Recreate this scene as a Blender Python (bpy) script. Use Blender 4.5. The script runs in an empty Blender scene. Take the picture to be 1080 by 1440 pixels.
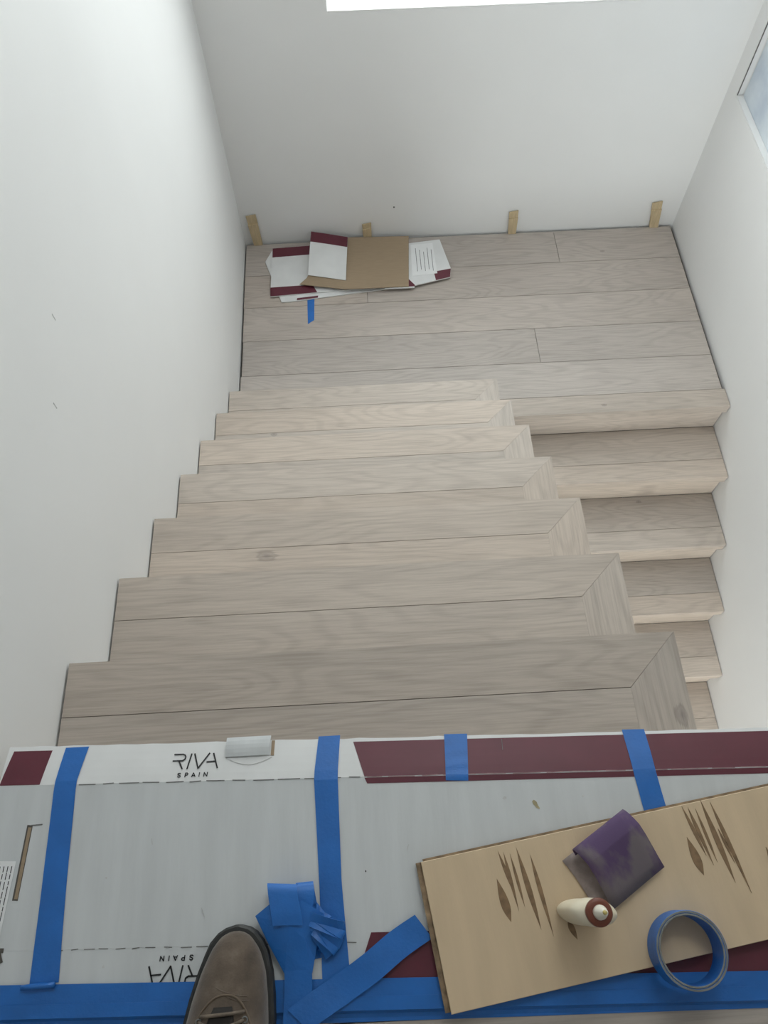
import bpy, bmesh, math, random
from mathutils import Vector, Matrix
random.seed(4)
scene = bpy.context.scene
C = scene.collection

# ------------------------------------------------------------------ camera
cam_data = bpy.data.cameras.new('camera')
cam = bpy.data.objects.new('camera', cam_data); C.objects.link(cam)
yaw, pitch, roll = 0.03214481, 1.08950526, -0.02210391
fw = Vector((math.sin(yaw)*math.cos(pitch), math.cos(yaw)*math.cos(pitch), -math.sin(pitch)))
rt = Vector((math.cos(yaw), -math.sin(yaw), 0)); up = rt.cross(fw)
rt2 = math.cos(roll)*rt + math.sin(roll)*up
up2 = -math.sin(roll)*rt + math.cos(roll)*up
m = Matrix((rt2, up2, -fw)).transposed().to_4x4()
m.translation = (0.5352, -0.16375, 1.07654)
cam.matrix_world = m
cam_data.sensor_fit = 'VERTICAL'; cam_data.sensor_height = 36.0
cam_data.lens = 36.0*1066/1440
cam_data.clip_start = 0.02
scene.camera = cam

# ------------------------------------------------------------------ daylight (overcast sky) and exposure
world = bpy.data.worlds.new('overcast_sky'); scene.world = world
world.use_nodes = True
wn = world.node_tree.nodes['Background']
wn.inputs[0].default_value = (0.968, 0.985, 1.0, 1); wn.inputs[1].default_value = 7.5
vs = scene.view_settings
vs.view_transform = 'Standard'; vs.look = 'None'; vs.gamma = 1.0
vs.use_curve_mapping = False
vs.exposure = 0.0

# ------------------------------------------------------------------ measures (metres)
G, RI = 0.2347, 0.1872            # going and rise of the upper flight
XR, XW, YB = 1.045, 2.0282, 2.6427  # open edge of the flight, right wall, back wall
ZL = -8*RI                        # half landing
G2, R2, YE = 0.2322, 0.1769, 1.5896
TH = 0.02
CEIL = 2.55; YF = -2.3; ZLOW = ZL - 8*R2

def portal(name, loc, rot, sx, sy):
    l = bpy.data.lights.new(name, 'AREA'); l.shape = 'RECTANGLE'; l.size = sx; l.size_y = sy
    l.cycles.is_portal = True
    o = bpy.data.objects.new(name, l); C.objects.link(o); o.location = loc; o.rotation_euler = rot
    return o

# ------------------------------------------------------------------ materials
def rgb(r, g, b):
    f = lambda c: ((c/255+0.055)/1.055)**2.4 if c/255 > 0.04045 else c/255/12.92
    return (f(r), f(g), f(b), 1)

def new_mat(name):
    mt = bpy.data.materials.new(name); mt.use_nodes = True
    nt = mt.node_tree
    return mt, nt, nt.nodes['Principled BSDF']

def N(nt, typ, **kw):
    n = nt.nodes.new(typ)
    for k, v in kw.items(): setattr(n, k, v)
    return n

def ramp(nt, fac, stops):
    r = N(nt, 'ShaderNodeValToRGB')
    el = r.color_ramp.elements
    while len(el) < len(stops): el.new(0.5)
    for e, (p, c) in zip(el, stops): e.position = p; e.color = c
    nt.links.new(fac, r.inputs[0]); return r.outputs[0]

def mix(nt, fac, a, b, mode='MIX'):
    n = N(nt, 'ShaderNodeMix', data_type='RGBA', blend_type=mode)
    if isinstance(fac, (int, float)): n.inputs[0].default_value = fac
    else: nt.links.new(fac, n.inputs[0])
    for i, v in ((6, a), (7, b)):
        if isinstance(v, tuple): n.inputs[i].default_value = v
        else: nt.links.new(v, n.inputs[i])
    return n.outputs[2]

def plain(name, col, rough=0.6, var=0.06, scale=30, bump=0.0, bscale=200, metallic=0, stretch=(1, 1, 1)):
    mt, nt, b = new_mat(name)
    tc = N(nt, 'ShaderNodeTexCoord'); mp = N(nt, 'ShaderNodeMapping'); mp.inputs['Scale'].default_value = stretch
    nt.links.new(tc.outputs['Object'], mp.inputs[0])
    no = N(nt, 'ShaderNodeTexNoise'); no.inputs['Scale'].default_value = scale; no.inputs['Detail'].default_value = 6
    nt.links.new(mp.outputs[0], no.inputs['Vector'])
    lo = tuple(c*(1-var) for c in col[:3])+(1,); hi = tuple(min(1, c*(1+var)) for c in col[:3])+(1,)
    nt.links.new(ramp(nt, no.outputs[0], [(0.3, lo), (0.7, hi)]), b.inputs['Base Color'])
    b.inputs['Roughness'].default_value = rough; b.inputs['Metallic'].default_value = metallic
    if bump:
        n2 = N(nt, 'ShaderNodeTexNoise'); n2.inputs['Scale'].default_value = bscale; n2.inputs['Detail'].default_value = 3
        nt.links.new(mp.outputs[0], n2.inputs['Vector'])
        bp = N(nt, 'ShaderNodeBump'); bp.inputs['Strength'].default_value = bump; bp.inputs['Distance'].default_value = 0.002
        nt.links.new(n2.outputs[0], bp.inputs['Height']); nt.links.new(bp.outputs[0], b.inputs['Normal'])
    return mt

def oak_material(name, base):
    """whitewashed oak, grain along local X; object colour tints the board, object random shifts the grain"""
    mt, nt, b = new_mat(name)
    tc = N(nt, 'ShaderNodeTexCoord'); oi = N(nt, 'ShaderNodeObjectInfo')
    off = N(nt, 'ShaderNodeVectorMath', operation='SCALE'); off.inputs[0].default_value = (37.0, 11.0, 5.0)
    nt.links.new(oi.outputs['Random'], off.inputs['Scale'])
    add = N(nt, 'ShaderNodeVectorMath', operation='ADD')
    nt.links.new(tc.outputs['Object'], add.inputs[0]); nt.links.new(off.outputs[0], add.inputs[1])
    def mapped(s):
        mp = N(nt, 'ShaderNodeMapping'); mp.inputs['Scale'].default_value = s
        nt.links.new(add.outputs[0], mp.inputs[0]); return mp.outputs[0]
    # fine pores
    n1 = N(nt, 'ShaderNodeTexNoise'); n1.inputs['Scale'].default_value = 1; n1.inputs['Detail'].default_value = 8; n1.inputs['Roughness'].default_value = 0.65
    nt.links.new(mapped((9, 230, 230)), n1.inputs['Vector'])
    # cathedral figure: rings of a warped, stretched distance field
    w = N(nt, 'ShaderNodeTexNoise'); w.inputs['Scale'].default_value = 1; w.inputs['Detail'].default_value = 2
    nt.links.new(mapped((1.1, 7, 7)), w.inputs['Vector'])
    mul = N(nt, 'ShaderNodeMath', operation='MULTIPLY'); mul.inputs[1].default_value = 120
    nt.links.new(w.outputs[0], mul.inputs[0])
    sn = N(nt, 'ShaderNodeMath', operation='SINE'); nt.links.new(mul.outputs[0], sn.inputs[0])
    mr = N(nt, 'ShaderNodeMapRange'); mr.inputs[1].default_value = -1; mr.inputs[2].default_value = 1
    nt.links.new(sn.outputs[0], mr.inputs[0])
    # broad tone drift
    n3 = N(nt, 'ShaderNodeTexNoise'); n3.inputs['Scale'].default_value = 1; n3.inputs['Detail'].default_value = 3
    nt.links.new(mapped((1.3, 5, 5)), n3.inputs['Vector'])
    c = ramp(nt, n3.outputs[0], [(0.3, tuple(x*0.90 for x in base[:3])+(1,)), (0.7, tuple(min(1, x*1.08) for x in base[:3])+(1,))])
    f1 = ramp(nt, n1.outputs[0], [(0.34, (0.80, 0.79, 0.78, 1)), (0.58, (1.03, 1.03, 1.03, 1))])
    c = mix(nt, 0.75, c, f1, 'MULTIPLY')
    f2 = ramp(nt, mr.outputs[0], [(0.0, (0.86, 0.855, 0.85, 1)), (0.55, (1, 1, 1, 1))])
    c = mix(nt, 0.65, c, f2, 'MULTIPLY')
    # sparse knots
    vo = N(nt, 'ShaderNodeTexVoronoi'); vo.inputs['Scale'].default_value = 1; vo.inputs['Randomness'].default_value = 1
    nt.links.new(mapped((1.5, 4.2, 0.01)), vo.inputs['Vector'])
    k = ramp(nt, vo.outputs['Distance'], [(0.02, (0.62, 0.60, 0.60, 1)), (0.085, (1, 1, 1, 1))])
    c = mix(nt, 0.8, c, k, 'MULTIPLY')
    # one particular knot per board, placed by the board's own 'knot' property (local x, y, radius)
    at = N(nt, 'ShaderNodeAttribute', attribute_type='OBJECT', attribute_name='knot')
    sx = N(nt, 'ShaderNodeSeparateXYZ'); nt.links.new(at.outputs['Vector'], sx.inputs[0])
    ds = N(nt, 'ShaderNodeVectorMath', operation='SUBTRACT'); nt.links.new(tc.outputs['Object'], ds.inputs[0]); nt.links.new(at.outputs['Vector'], ds.inputs[1])
    sq = N(nt, 'ShaderNodeVectorMath', operation='MULTIPLY'); sq.inputs[1].default_value = (0.6, 1.0, 0.0); nt.links.new(ds.outputs[0], sq.inputs[0])
    ln = N(nt, 'ShaderNodeVectorMath', operation='LENGTH'); nt.links.new(sq.outputs[0], ln.inputs[0])
    dv = N(nt, 'ShaderNodeMath', operation='DIVIDE'); nt.links.new(ln.outputs['Value'], dv.inputs[0]); nt.links.new(sx.outputs[2], dv.inputs[1])
    wob = N(nt, 'ShaderNodeMath', operation='MULTIPLY_ADD'); wob.inputs[1].default_value = 0.9
    nt.links.new(n1.outputs[0], wob.inputs[0]); nt.links.new(dv.outputs[0], wob.inputs[2])
    kr = ramp(nt, wob.outputs[0], [(0.45, (0.60, 0.60, 0.62, 1)), (0.72, (0.82, 0.815, 0.82, 1)), (0.85, (0.74, 0.735, 0.74, 1)), (1.0, (1, 1, 1, 1))])
    gt = N(nt, 'ShaderNodeMath', operation='GREATER_THAN'); gt.inputs[1].default_value = 0.001; nt.links.new(sx.outputs[2], gt.inputs[0])
    c = mix(nt, gt.outputs[0], c, kr, 'MULTIPLY')
    c = mix(nt, 1.0, c, oi.outputs['Color'], 'MULTIPLY')
    nt.links.new(c, b.inputs['Base Color'])
    b.inputs['Roughness'].default_value = 0.5
    bp = N(nt, 'ShaderNodeBump'); bp.inputs['Strength'].default_value = 0.12; bp.inputs['Distance'].default_value = 0.0015
    nt.links.new(n1.outputs[0], bp.inputs['Height']); nt.links.new(bp.outputs[0], b.inputs['Normal'])
    return mt

def paint_material():
    mt, nt, b = new_mat('wall_paint')
    tc = N(nt, 'ShaderNodeTexCoord')
    n1 = N(nt, 'ShaderNodeTexNoise'); n1.inputs['Scale'].default_value = 1.6; n1.inputs['Detail'].default_value = 4
    nt.links.new(tc.outputs['Object'], n1.inputs['Vector'])
    nt.links.new(ramp(nt, n1.outputs[0], [(0.3, (0.79, 0.79, 0.785, 1)), (0.7, (0.83, 0.83, 0.825, 1))]), b.inputs['Base Color'])
    n2 = N(nt, 'ShaderNodeTexNoise'); n2.inputs['Scale'].default_value = 130; n2.inputs['Detail'].default_value = 3
    nt.links.new(tc.outputs['Object'], n2.inputs['Vector'])
    bp = N(nt, 'ShaderNodeBump'); bp.inputs['Strength'].default_value = 0.06; bp.inputs['Distance'].default_value = 0.001
    nt.links.new(n2.outputs[0], bp.inputs['Height']); nt.links.new(bp.outputs[0], b.inputs['Normal'])
    b.inputs['Roughness'].default_value = 0.65
    return mt

M = {}
M['paint'] = paint_material()
M['white'] = plain('white_gloss', (0.82, 0.82, 0.81, 1), 0.4, 0.02, 5)
M['oak'] = oak_material('whitewashed_oak', (0.550, 0.476, 0.412, 1))
M['sub'] = plain('subfloor', (0.10, 0.09, 0.08, 1), 0.9, 0.2, 12)
M['drybase'] = plain('raw_plaster_edge', (0.38, 0.38, 0.37, 1), 0.9, 0.35, 60)
M['card'] = plain('printed_white_cardboard', (0.60, 0.615, 0.62, 1), 0.6, 0.05, 14, 0.10, 60, stretch=(3, 0.4, 1))
M['cardw'] = plain('bright_white_cardboard', (0.72, 0.72, 0.715, 1), 0.6, 0.04, 14)
M['kraft'] = plain('brown_cardboard', rgb(156, 136, 112), 0.8, 0.06, 40, stretch=(0.5, 6, 1))
M['burg'] = plain('burgundy_print', rgb(94, 36, 50), 0.45, 0.06, 25)
M['ink'] = plain('black_ink', (0.012, 0.012, 0.014, 1), 0.5, 0.1)
M['greyink'] = plain('grey_crease', (0.16, 0.155, 0.15, 1), 0.8, 0.3, 60)
M['paleline'] = plain('torn_paper', (0.34, 0.22, 0.22, 1), 0.8, 0.4, 90)
M['tape'] = plain('blue_masking_tape', rgb(32, 104, 182), 0.42, 0.10, 22, 0.15, 260, stretch=(1, 1, 1))
M['tapeside'] = plain('tape_roll_side', rgb(120, 122, 120), 0.75, 0.18, 60)
M['paper'] = plain('white_paper', (0.80, 0.80, 0.80, 1), 0.6, 0.02)
M['pine'] = plain('shim_wood', rgb(196, 176, 142), 0.7, 0.14, 30, stretch=(6, 6, 0.6))
M['birch'] = plain('birch_plywood', rgb(208, 184, 152), 0.5, 0.055, 9, 0.05, 90, stretch=(5, 0.8, 1))
M['ply'] = plain('plywood_edge', rgb(146, 124, 98), 0.85, 0.5, 70)
M['knot'] = plain('brown_filler', rgb(130, 103, 74), 0.55, 0.3, 90)
M['sole'] = plain('black_rubber', (0.022, 0.022, 0.021, 1), 0.55, 0.3, 60)
M['lace'] = plain('boot_lace', rgb(104, 92, 80), 0.8, 0.3, 140)
M['inner_shade'] = plain('boot_inner_shade', (0.02, 0.017, 0.015, 1), 0.9, 0.2)
M['stitch'] = plain('suede_seam', rgb(104, 90, 76), 0.9, 0.2, 90)
M['hdpe'] = plain('cream_plastic', rgb(232, 222, 198), 0.35, 0.03, 20)
M['capred'] = plain('brown_cap', rgb(112, 58, 40), 0.4, 0.1, 40)
M['tip'] = plain('nozzle_plastic', rgb(236, 230, 214), 0.35, 0.03, 30)
M['glue'] = plain('dried_glue', rgb(196, 178, 110), 0.4, 0.15, 80)
M['stain'] = plain('glue_stain', rgb(176, 164, 128), 0.5, 0.2, 80)
M['scuff'] = plain('scuff_mark', (0.55, 0.55, 0.54, 1), 0.8, 0.2, 80)
M['dirt'] = plain('dark_speck', (0.05, 0.05, 0.05, 1), 0.8, 0.2)

def suede():
    mt, nt, b = new_mat('brown_suede')
    tc = N(nt, 'ShaderNodeTexCoord')
    a = N(nt, 'ShaderNodeTexNoise'); a.inputs['Scale'].default_value = 26; a.inputs['Detail'].default_value = 7; a.inputs['Roughness'].default_value = 0.62
    f = N(nt, 'ShaderNodeTexNoise'); f.inputs['Scale'].default_value = 420; f.inputs['Detail'].default_value = 3
    for n in (a, f): nt.links.new(tc.outputs['Object'], n.inputs['Vector'])
    c = ramp(nt, a.outputs[0], [(0.3, rgb(66, 56, 48)), (0.55, rgb(94, 81, 69)), (0.75, rgb(118, 105, 92))])
    nt.links.new(c, b.inputs['Base Color']); b.inputs['Roughness'].default_value = 0.92
    b.inputs['Sheen Weight'].default_value = 0.25
    bp = N(nt, 'ShaderNodeBump'); bp.inputs['Strength'].default_value = 0.35; bp.inputs['Distance'].default_value = 0.001
    nt.links.new(f.outputs[0], bp.inputs['Height']); nt.links.new(bp.outputs[0], b.inputs['Normal'])
    return mt
M['suede'] = suede()

def sandpaper():
    mt, nt, b = new_mat('purple_sandpaper')
    tc = N(nt, 'ShaderNodeTexCoord')
    a = N(nt, 'ShaderNodeTexNoise'); a.inputs['Scale'].default_value = 26; a.inputs['Detail'].default_value = 6
    mp = N(nt, 'ShaderNodeMapping'); mp.inputs['Scale'].default_value = (1.0, 0.45, 1.0); mp.inputs['Rotation'].default_value = (0, 0, 0.5)
    nt.links.new(tc.outputs['Object'], mp.inputs[0]); nt.links.new(mp.outputs[0], a.inputs['Vector'])
    g = N(nt, 'ShaderNodeTexNoise'); g.inputs['Scale'].default_value = 900; g.inputs['Detail'].default_value = 2
    nt.links.new(tc.outputs['Object'], g.inputs['Vector'])
    c = ramp(nt, a.outputs[0], [(0.47, rgb(88, 68, 102)), (0.60, rgb(116, 106, 110))])
    nt.links.new(c, b.inputs['Base Color']); b.inputs['Roughness'].default_value = 0.85
    bp = N(nt, 'ShaderNodeBump'); bp.inputs['Strength'].default_value = 0.3; bp.inputs['Distance'].default_value = 0.0006
    nt.links.new(g.outputs[0], bp.inputs['Height']); nt.links.new(bp.outputs[0], b.inputs['Normal'])
    return mt
M['sand'] = sandpaper()
M['sandback'] = plain('sandpaper_dust', rgb(150, 136, 132), 0.9, 0.2, 90)

def film_glass():
    mt, nt, b = new_mat('film_covered_glass')
    tc = N(nt, 'ShaderNodeTexCoord')
    a = N(nt, 'ShaderNodeTexNoise'); a.inputs['Scale'].default_value = 5; a.inputs['Detail'].default_value = 4
    nt.links.new(tc.outputs['Object'], a.inputs['Vector'])
    nt.links.new(ramp(nt, a.outputs[0], [(0.35, rgb(186, 196, 206)), (0.65, rgb(226, 232, 234))]), b.inputs['Base Color'])
    b.inputs['Roughness'].default_value = 0.5
    tr = N(nt, 'ShaderNodeBsdfTranslucent'); tr.inputs[0].default_value = (0.75, 0.8, 0.86, 1)
    mx = N(nt, 'ShaderNodeMixShader'); mx.inputs[0].default_value = 0.12
    nt.links.new(b.outputs[0], mx.inputs[1]); nt.links.new(tr.outputs[0], mx.inputs[2])
    nt.links.new(mx.outputs[0], nt.nodes['Material Output'].inputs[0])
    return mt
M['film'] = film_glass()

def clear_glass():
    mt, nt, b = new_mat('window_glass')
    g = N(nt, 'ShaderNodeBsdfGlossy'); g.inputs['Roughness'].default_value = 0.02
    t = N(nt, 'ShaderNodeBsdfTransparent'); t.inputs[0].default_value = (0.96, 0.98, 0.97, 1)
    mx = N(nt, 'ShaderNodeMixShader'); mx.inputs[0].default_value = 0.06
    nt.links.new(t.outputs[0], mx.inputs[1]); nt.links.new(g.outputs[0], mx.inputs[2])
    nt.links.new(mx.outputs[0], nt.nodes['Material Output'].inputs[0])
    return mt
M['glass'] = clear_glass()

# ------------------------------------------------------------------ mesh helpers
def link(name, bm, mat, parent=None, loc=(0, 0, 0), rotz=0.0, smooth=False):
    me = bpy.data.meshes.new(name)
    bmesh.ops.recalc_face_normals(bm, faces=bm.faces)
    bm.to_mesh(me); bm.free()
    for mt in (mat if isinstance(mat, list) else [mat]): me.materials.append(M[mt])
    if smooth:
        for p in me.polygons: p.use_smooth = True
    o = bpy.data.objects.new(name, me); C.objects.link(o)
    o.location = loc; o.rotation_euler = (0, 0, rotz)
    if parent: o.parent = parent
    return o

def empty(name, loc=(0, 0, 0), rotz=0.0):
    o = bpy.data.objects.new(name, None); C.objects.link(o); o.empty_display_size = 0.05
    o.location = loc; o.rotation_euler = (0, 0, rotz); return o

def tag(o, label, cat, group=None):
    o['label'] = label; o['category'] = cat
    if group: o['group'] = group
    return o

def struct(o, label=None):
    o['kind'] = 'structure'
    if label: o['label'] = label
    return o

def box(bm, x0, x1, y0, y1, z0, z1):
    v = [bm.verts.new(p) for p in ((x0,y0,z0),(x1,y0,z0),(x1,y1,z0),(x0,y1,z0),(x0,y0,z1),(x1,y0,z1),(x1,y1,z1),(x0,y1,z1))]
    for f in ((0,3,2,1),(4,5,6,7),(0,1,5,4),(1,2,6,5),(2,3,7,6),(3,0,4,7)): bm.faces.new([v[i] for i in f])

def inset(poly, d):
    """inward offset of a convex counter-clockwise polygon"""
    n = len(poly); out = []
    for i in range(n):
        a, b, c = Vector(poly[i-1]), Vector(poly[i]), Vector(poly[(i+1) % n])
        e1 = (b-a).normalized(); e2 = (c-b).normalized()
        n1 = Vector((-e1.y, e1.x)); n2 = Vector((-e2.y, e2.x))
        k = d/max(0.2, 1+n1.dot(n2))
        out.append(tuple(b+(n1+n2)*k))
    return out

def ccw(poly):
    s = sum(poly[i-1][0]*poly[i][1]-poly[i][0]*poly[i-1][1] for i in range(len(poly)))
    return list(poly) if s > 0 else list(reversed(poly))

def prism(bm, poly, z0, z1, ch=0.0):
    poly = ccw(poly); rings = [[bm.verts.new((x, y, z0)) for x, y in poly]]
    if ch:
        rings.append([bm.verts.new((x, y, z1-ch)) for x, y in poly])
        rings.append([bm.verts.new((x, y, z1)) for x, y in inset(poly, ch)])
    else: rings.append([bm.verts.new((x, y, z1)) for x, y in poly])
    n = len(poly)
    for a, b in zip(rings, rings[1:]):
        for i in range(n): bm.faces.new((a[i], a[(i+1) % n], b[(i+1) % n], b[i]))
    bm.faces.new(list(reversed(rings[0]))); bm.faces.new(rings[-1])

def tube(bm, pts, r, seg=8, closed=False):
    pts = [Vector(p) for p in pts]; rings = []; n = len(pts)
    for i, p in enumerate(pts):
        if closed: t = pts[(i+1) % n]-pts[i-1]
        else: t = pts[min(i+1, n-1)]-pts[max(i-1, 0)]
        t.normalize()
        a = t.cross(Vector((0, 0, 1)));
        if a.length < 0.05: a = t.cross(Vector((0, 1, 0)))
        a.normalize(); b = a.cross(t)
        rr = r[i] if isinstance(r, (list, tuple)) else r
        rings.append([bm.verts.new(p+a*rr*math.cos(2*math.pi*k/seg)+b*rr*math.sin(2*math.pi*k/seg)) for k in range(seg)])
    for i in range(n if closed else n-1):
        A, B = rings[i], rings[(i+1) % n]
        for k in range(seg): bm.faces.new((A[k], A[(k+1) % seg], B[(k+1) % seg], B[k]))
    if not closed: bm.faces.new(rings[0]); bm.faces.new(list(reversed(rings[-1])))

def sheet(bm, P, th):
    """solid sheet from a grid of points P[i][j], th thick downwards along the surface normal"""
    ni, nj = len(P), len(P[0])
    P = [[Vector(p) for p in row] for row in P]
    nor = [[None]*nj for _ in range(ni)]
    for i in range(ni):
        for j in range(nj):
            a = P[min(i+1, ni-1)][j]-P[max(i-1, 0)][j]; b = P[i][min(j+1, nj-1)]-P[i][max(j-1, 0)]
            nn = a.cross(b); nor[i][j] = nn.normalized() if nn.length > 1e-12 else Vector((0, 0, 1))
    T = [[bm.verts.new(P[i][j]) for j in range(nj)] for i in range(ni)]
    B = [[bm.verts.new(P[i][j]-nor[i][j]*th) for j in range(nj)] for i in range(ni)]
    for i in range(ni-1):
        for j in range(nj-1):
            bm.faces.new((T[i][j], T[i+1][j], T[i+1][j+1], T[i][j+1]))
            bm.faces.new((B[i][j], B[i][j+1], B[i+1][j+1], B[i+1][j]))
    for i in range(ni-1):
        for j in (0, nj-1): bm.faces.new((T[i][j], T[i+1][j], B[i+1][j], B[i][j]))
    for j in range(nj-1):
        for i in (0, ni-1): bm.faces.new((T[i][j], T[i][j+1], B[i][j+1], B[i][j]))

KNOTS = [(0.279, 0.590, -3*RI, 0.030), (0.207, 1.309, -6*RI, 0.014), (1.51, 1.625, ZL, 0.014), (1.663, 2.489, ZL, 0.014), (1.698, 1.352, ZL-2*R2, 0.014), (1.026, 0.092, -RI, 0.022)]   # x, y, z, radius
def board(parent, ploc, poly, ztop, th=TH, name='board', tint=(1, 1, 1), along='x', ch=0.0006, mat='oak'):
    """an oak board: outline in world xy, grain along its local X"""
    cx = sum(p[0] for p in poly)/len(poly); cy = sum(p[1] for p in poly)/len(poly)
    if along == 'x': loc = [(x-cx, y-cy) for x, y in poly]; rz = 0
    else: loc = [(y-cy, -(x-cx)) for x, y in poly]; rz = math.pi/2
    bm = bmesh.new(); prism(bm, loc, -th, 0, ch)
    o = link(name, bm, mat, parent, (cx-ploc[0], cy-ploc[1], ztop-ploc[2]), rz)
    o.color = (*tint, 1)
    xs = [p[0] for p in poly]; ys = [p[1] for p in poly]
    for kx, ky, kz_, kr in KNOTS:
        if abs(kz_-ztop) < 0.01 and min(xs) < kx < max(xs) and min(ys) < ky < max(ys):
            o['knot'] = ((kx-cx, ky-cy, kr) if along == 'x' else (ky-cy, -(kx-cx), kr))
    return o

def tint(base=1.0, d=0.05):
    k = base*(1+random.uniform(-d, d)); w = random.uniform(-0.02, 0.02)
    return (k*(1+w), k, k*(1-w))

# ------------------------------------------------------------------ walls, ceiling
def wall_with_hole(name, fixed, t, a0, a1, z0, z1, hole=None, axis='y'):
    bm = bmesh.new()
    lo, hi = min(fixed, fixed+t), max(fixed, fixed+t)
    def slab(p0, p1, q0, q1):
        if axis == 'y': box(bm, p0, p1, lo, hi, q0, q1)
        else: box(bm, lo, hi, p0, p1, q0, q1)
    if hole:
        h0, h1, k0, k1 = hole
        slab(a0, h0, z0, z1); slab(h1, a1, z0, z1); slab(h0, h1, z0, k0); slab(h0, h1, k1, z1)
    else: slab(a0, a1, z0, z1)
    return struct(link(name, bm, 'paint'))

W1 = (0.463, 1.575, -0.478, 0.95)      # back window x0 x1 z0 z1
W2 = (1.40, 2.562, -0.805, 0.75)       # right window y0 y1 z0 z1
struct(wall_with_hole('wall_left', 0, -0.15, YF-0.15, YB+0.2, ZLOW-0.1, CEIL, None, 'x'), 'plain white painted wall running beside the upper flight')
struct(wall_with_hole('wall_back', YB, 0.2, 0, XW, ZLOW-0.1, CEIL, W1, 'y'), 'white painted wall behind the half landing with a window high up')
struct(wall_with_hole('wall_right', XW, 0.2, YF-0.15, YB+0.2, ZLOW-0.1, CEIL, W2, 'x'), 'white painted wall beside the lower flight with a film covered window')
W4 = (0.30, 1.95, ZLOW+0.20, -0.32)    # unseen lower storey window, added to brighten the lower flight; x0 x1 z0 z1
struct(wall_with_hole('wall_front', YF, -0.15, 0, XW, ZLOW-0.1, CEIL, W4, 'y'), 'white painted wall across the upper hall')
bm = bmesh.new(); SK = (0.45, 1.60, 1.25, 2.35)          # unseen skylight, added to brighten the stairwell; opening x0 x1 y0 y1
for q in ((-0.15, XW+0.2, YF-0.15, SK[2]), (-0.15, XW+0.2, SK[3], YB+0.2), (-0.15, SK[0], SK[2], SK[3]), (SK[1], XW+0.2, SK[2], SK[3])): box(bm, *q, CEIL, CEIL+0.15)
struct(link('ceiling', bm, 'paint'), 'white painted ceiling over the stairwell')

# windows
def window(name, label, axis, at, a0, a1, z0, z1, depth, pane, w=0.045, po=0.02):
    root = empty(name, ((a0+a1)/2, at, z0) if axis == 'y' else (at, (a0+a1)/2, z0)); struct(root, label)
    L = root.location
    def part(n, mat, boxes):
        b = bmesh.new()
        for (p0, p1, d0, d1, q0, q1) in boxes:
            if axis == 'y': box(b, p0-L.x, p1-L.x, at+d0-L.y, at+d1-L.y, q0-L.z, q1-L.z)
            else: box(b, at+d0-L.x, at+d1-L.x, p0-L.y, p1-L.y, q0-L.z, q1-L.z)
        return link(n, b, mat, root)
    e = 0.0015
    part('window_sill', 'white', [(a0+e, a1-e, 0.001, depth, z0+0.0005, z0+0.006)])
    part('window_frame', 'white', [(a0+e, a0+w, depth, depth+0.05, z0+e, z1-e), (a1-w, a1-e, depth, depth+0.05, z0+e, z1-e),
                                  (a0+w, a1-w, depth, depth+0.05, z0+e, z0+w), (a0+w, a1-w, depth, depth+0.05, z1-w, z1-e)])
    part('pane', pane, [(a0+w, a1-w, depth+po, depth+po+0.006, z0+w, z1-w)])
    return root
window('window_1', 'bright window high in the wall behind the landing, only its sill in view', 'y', YB, *W1, 0.12, 'glass')
w2 = window('window_2', 'window in the right wall covered with smeared protective film', 'x', XW, *W2, 0.026, 'film', 0.004, 0.001)
b = bmesh.new(); box(b, 0.0005, 0.004, W2[1]-0.0045-w2.location.y, W2[1]-0.002-w2.location.y, 0.008, W2[3]-W2[2]-0.002); link('seal', b, 'greyink', w2)
window('window_low_added', 'added, unseen window of the lower storey that brightens the lower flight', 'y', YF-0.15, *W4, 0.03, 'glass')
portal('daylight_portal', ((W4[0]+W4[1])/2, YF-0.155, (W4[2]+W4[3])/2), (math.radians(90), 0, 0), W4[1]-W4[0]-0.02, W4[3]-W4[2]-0.02)
portal('daylight_portal', ((W1[0]+W1[1])/2, YB+0.185, (W1[2]+W1[3])/2), (math.radians(-90), 0, 0), W1[1]-W1[0]-0.02, W1[3]-W1[2]-0.02)

sk = struct(empty('skylight_added', ((SK[0]+SK[1])/2, (SK[2]+SK[3])/2, CEIL+0.1)), 'added, unseen skylight in the ceiling that brightens the stairwell')
def skb(n, mat, boxes):
    b = bmesh.new(); L = sk.location
    for x0, x1, y0, y1, z0, z1 in boxes: box(b, x0-L.x, x1-L.x, y0-L.y, y1-L.y, z0-L.z, z1-L.z)
    link(n, b, mat, sk)
skb('window_frame', 'white', [(SK[0]+.002, SK[0]+.05, SK[2]+.002, SK[3]-.002, CEIL+.08, CEIL+.13), (SK[1]-.05, SK[1]-.002, SK[2]+.002, SK[3]-.002, CEIL+.08, CEIL+.13),
    (SK[0]+.05, SK[1]-.05, SK[2]+.002, SK[2]+.05, CEIL+.08, CEIL+.13), (SK[0]+.05, SK[1]-.05, SK[3]-.05, SK[3]-.002, CEIL+.08, CEIL+.13)])
skb('pane', 'glass', [(SK[0]+.05, SK[1]-.05, SK[2]+.05, SK[3]-.05, CEIL+.1, CEIL+.106)])
portal('daylight_portal', ((SK[0]+SK[1])/2, (SK[2]+SK[3])/2, CEIL+0.145), (0, 0, 0), SK[1]-SK[0]-0.02, SK[3]-SK[2]-0.02)

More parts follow.
